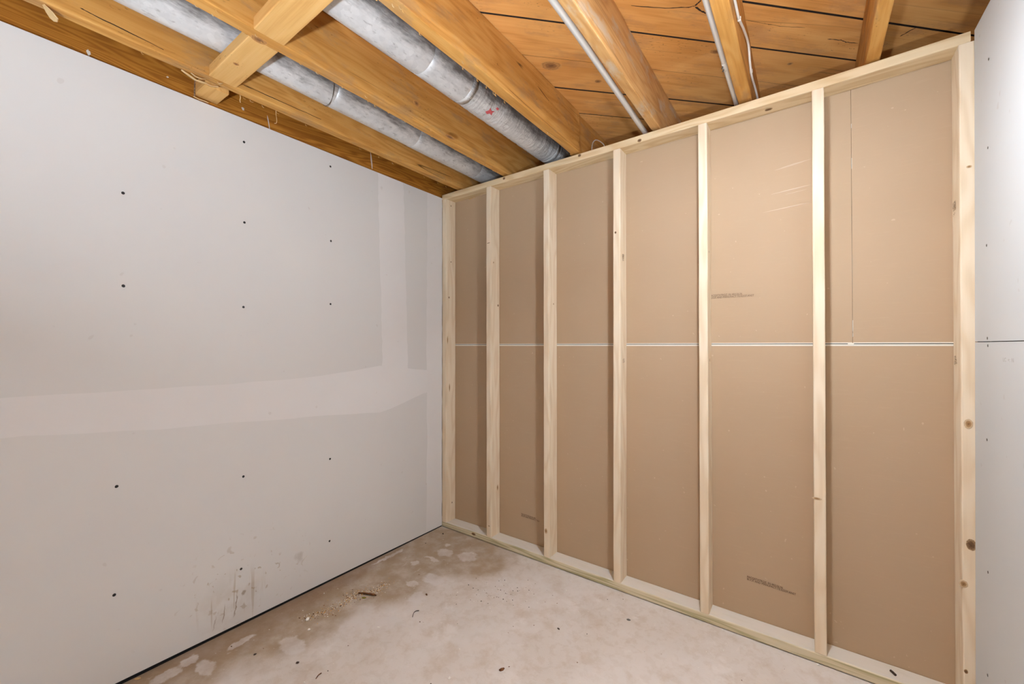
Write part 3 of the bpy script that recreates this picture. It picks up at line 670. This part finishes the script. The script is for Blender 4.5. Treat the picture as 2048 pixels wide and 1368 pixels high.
tw = strip('bark_sliver', [P + Vector((-.042, -.022, .004)), P + Vector((-.02, -.012, .006)), P + Vector((.005, -.002, .007)), P + Vector((.03, .012, .005)), P + Vector((.045, .018, .003))], .010, .004, M_twig, None)
tag(tw, 'brown bark sliver lying at the end of the sawdust trail', 'wood scrap')
pebble('dry_leaf_scrap', 728, 1196, .014, .007, .004, M_green, 'olive green scrap beside the brown bark sliver', 'debris', .6)
pebble('plaster_crumb', 615, 1240, .008, .011, .010, M_crumb, 'largest white plaster crumb at the near end of the sawdust', 'debris', .4)
pebble('plaster_crumb', 618, 1260, .006, .006, .006, M_crumb, 'small white plaster crumb below the largest crumb', 'debris', .9)
pebble('plaster_crumb', 757, 1255, .009, .004, .003, M_crumb, 'thin white chip on the pale smear below the bark sliver', 'debris', .2)
pebble('wood_chip', 275, 1358, .011, .006, .004, M_splint, 'pale wood chip on the floor hard by the dark gap under the white wall', 'wood scrap', .8)
pebble('dark_pebble', 853, 1190, .007, .005, .006, M_twig, 'reddish brown pebble right of the pale oval drip', 'debris')
pebble('dark_pebble', 1003, 1340, .007, .014, .005, M_twig, 'brown wood crumb near the bottom edge of the floor', 'debris', -.5)
pebble('dark_pebble', 595, 1326, .007, .006, .004, M_dark, 'dark crumb on the pale floor below the sawdust', 'debris', .7)
pebble('dark_pebble', 510, 1309, .006, .006, .002, M_dark, 'dark flat crumb in the brown damp stain', 'debris', .3)
pebble('dark_pebble', 886, 1068, .006, .005, .005, M_dark, 'black crumb in the corner below the first stud', 'debris')
pebble('grey_pebble', 1257, 1240, .010, .006, .004, plain('grey_stone', lin(110, 104, 96), .8), 'grey pebble alone on the open floor below the third stud', 'debris', .3)
pebble('dark_pebble', 1117, 1258, .008, .004, .003, M_dark, 'thin dark chip in the middle of the open floor', 'debris', -.4)
pebble('wood_chip', 1636, 1330, .006, .005, .005, M_crumb, 'white chip against the foot of the bottom plate', 'wood scrap')
pebble('plaster_crumb', 899, 1357, .005, .006, .005, M_crumb, 'white crumb close to the bottom edge of the picture', 'debris')
nl = tube('screw_offcut', [px(1781, 1341, 2, .0445), px(1785, 1344, 2, .0445), px(1791, 1350, 2, .0445)], .004, M_dark, None, 8)
tag(nl, 'short black screw lying on the bottom plate beside the right post', 'screw')
P = [px(u, v, 2, .003) for u, v in ((838, 1221), (832, 1222), (828, 1225), (826, 1230), (825, 1234))]
tag(tube('wire_offcut', spline(P, 5), .0014, M_dark, None, 6), 'thin curled black wire offcut on the pale floor', 'wire')
P = [px(u, v, 2, .003) for u, v in ((632, 1357), (637, 1350), (643, 1346))]
tag(tube('twig', spline(P, 4), .0018, M_twig, None, 6), 'short straight twig near the bottom edge below the sawdust', 'wood scrap')
def scatter(name, gen, mats, count, smin, smax, label, cat):
    V = []; Fc = []; mi = []
    for i in range(count):
        x, y = gen()
        s = random.uniform(smin, smax); l = s * random.uniform(1, 2.4); a = random.uniform(0, math.pi); c, sn = math.cos(a), math.sin(a); h = s * random.uniform(.3, .7); o = len(V)
        for dx, dy in ((-l, -s), (l, -s), (l * .7, s), (-l * .8, s)):
            V.append((x + (dx * c - dy * sn) / 2, y + (dx * sn + dy * c) / 2, .0003))
        for dx, dy in ((-l, -s), (l, -s), (l * .7, s), (-l * .8, s)):
            V.append((x + (dx * c - dy * sn) * .4, y + (dx * sn + dy * c) * .4, h))
        q = [(0, 1, 2, 3), (4, 5, 6, 7), (0, 1, 5, 4), (1, 2, 6, 5), (2, 3, 7, 6), (3, 0, 4, 7)]
        Fc += [tuple(o + k for k in f) for f in q]; mi += [random.randrange(len(mats))] * 6
    ob = raw(name, V, Fc, mats[0])
    for m in mats[1:]: ob.data.materials.append(m)
    for p, m in zip(ob.data.polygons, mi): p.material_index = m
    ob['kind'] = 'stuff'; return tag(ob, label, cat)
TR = [px(u, v, 2, 0) for u, v in ((606, 1236), (640, 1228), (680, 1212), (700, 1197), (715, 1187), (752, 1183), (770, 1168))]
def trail():
    t = random.random() ** .8 * (len(TR) - 1); i = min(int(t), len(TR) - 2); p = TR[i].lerp(TR[i + 1], t - i); w = .008 + .03 * random.random() ** 2
    return p.x + random.gauss(0, w), p.y + random.gauss(0, w)
M_saw = plain('sawdust', lin(212, 188, 150), .9)
scatter('sawdust', trail, [M_saw, M_saw, M_crumb, M_twig, M_block], 760, .0012, .0036, 'trail of pale sawdust and crumbs along the stained floor', 'sawdust')
def grit():
    if random.random() < .5: return px(random.gauss(1010, 45), random.gauss(1190, 14), 2, 0)[:2]
    return random.uniform(.06, 2.3), random.uniform(-1.9, -.05)
scatter('floor_grit', grit, [M_crumb, M_dark, M_crumb, M_twig], 260, .0012, .0036, 'loose crumbs and grit strewn over the concrete floor', 'grit')
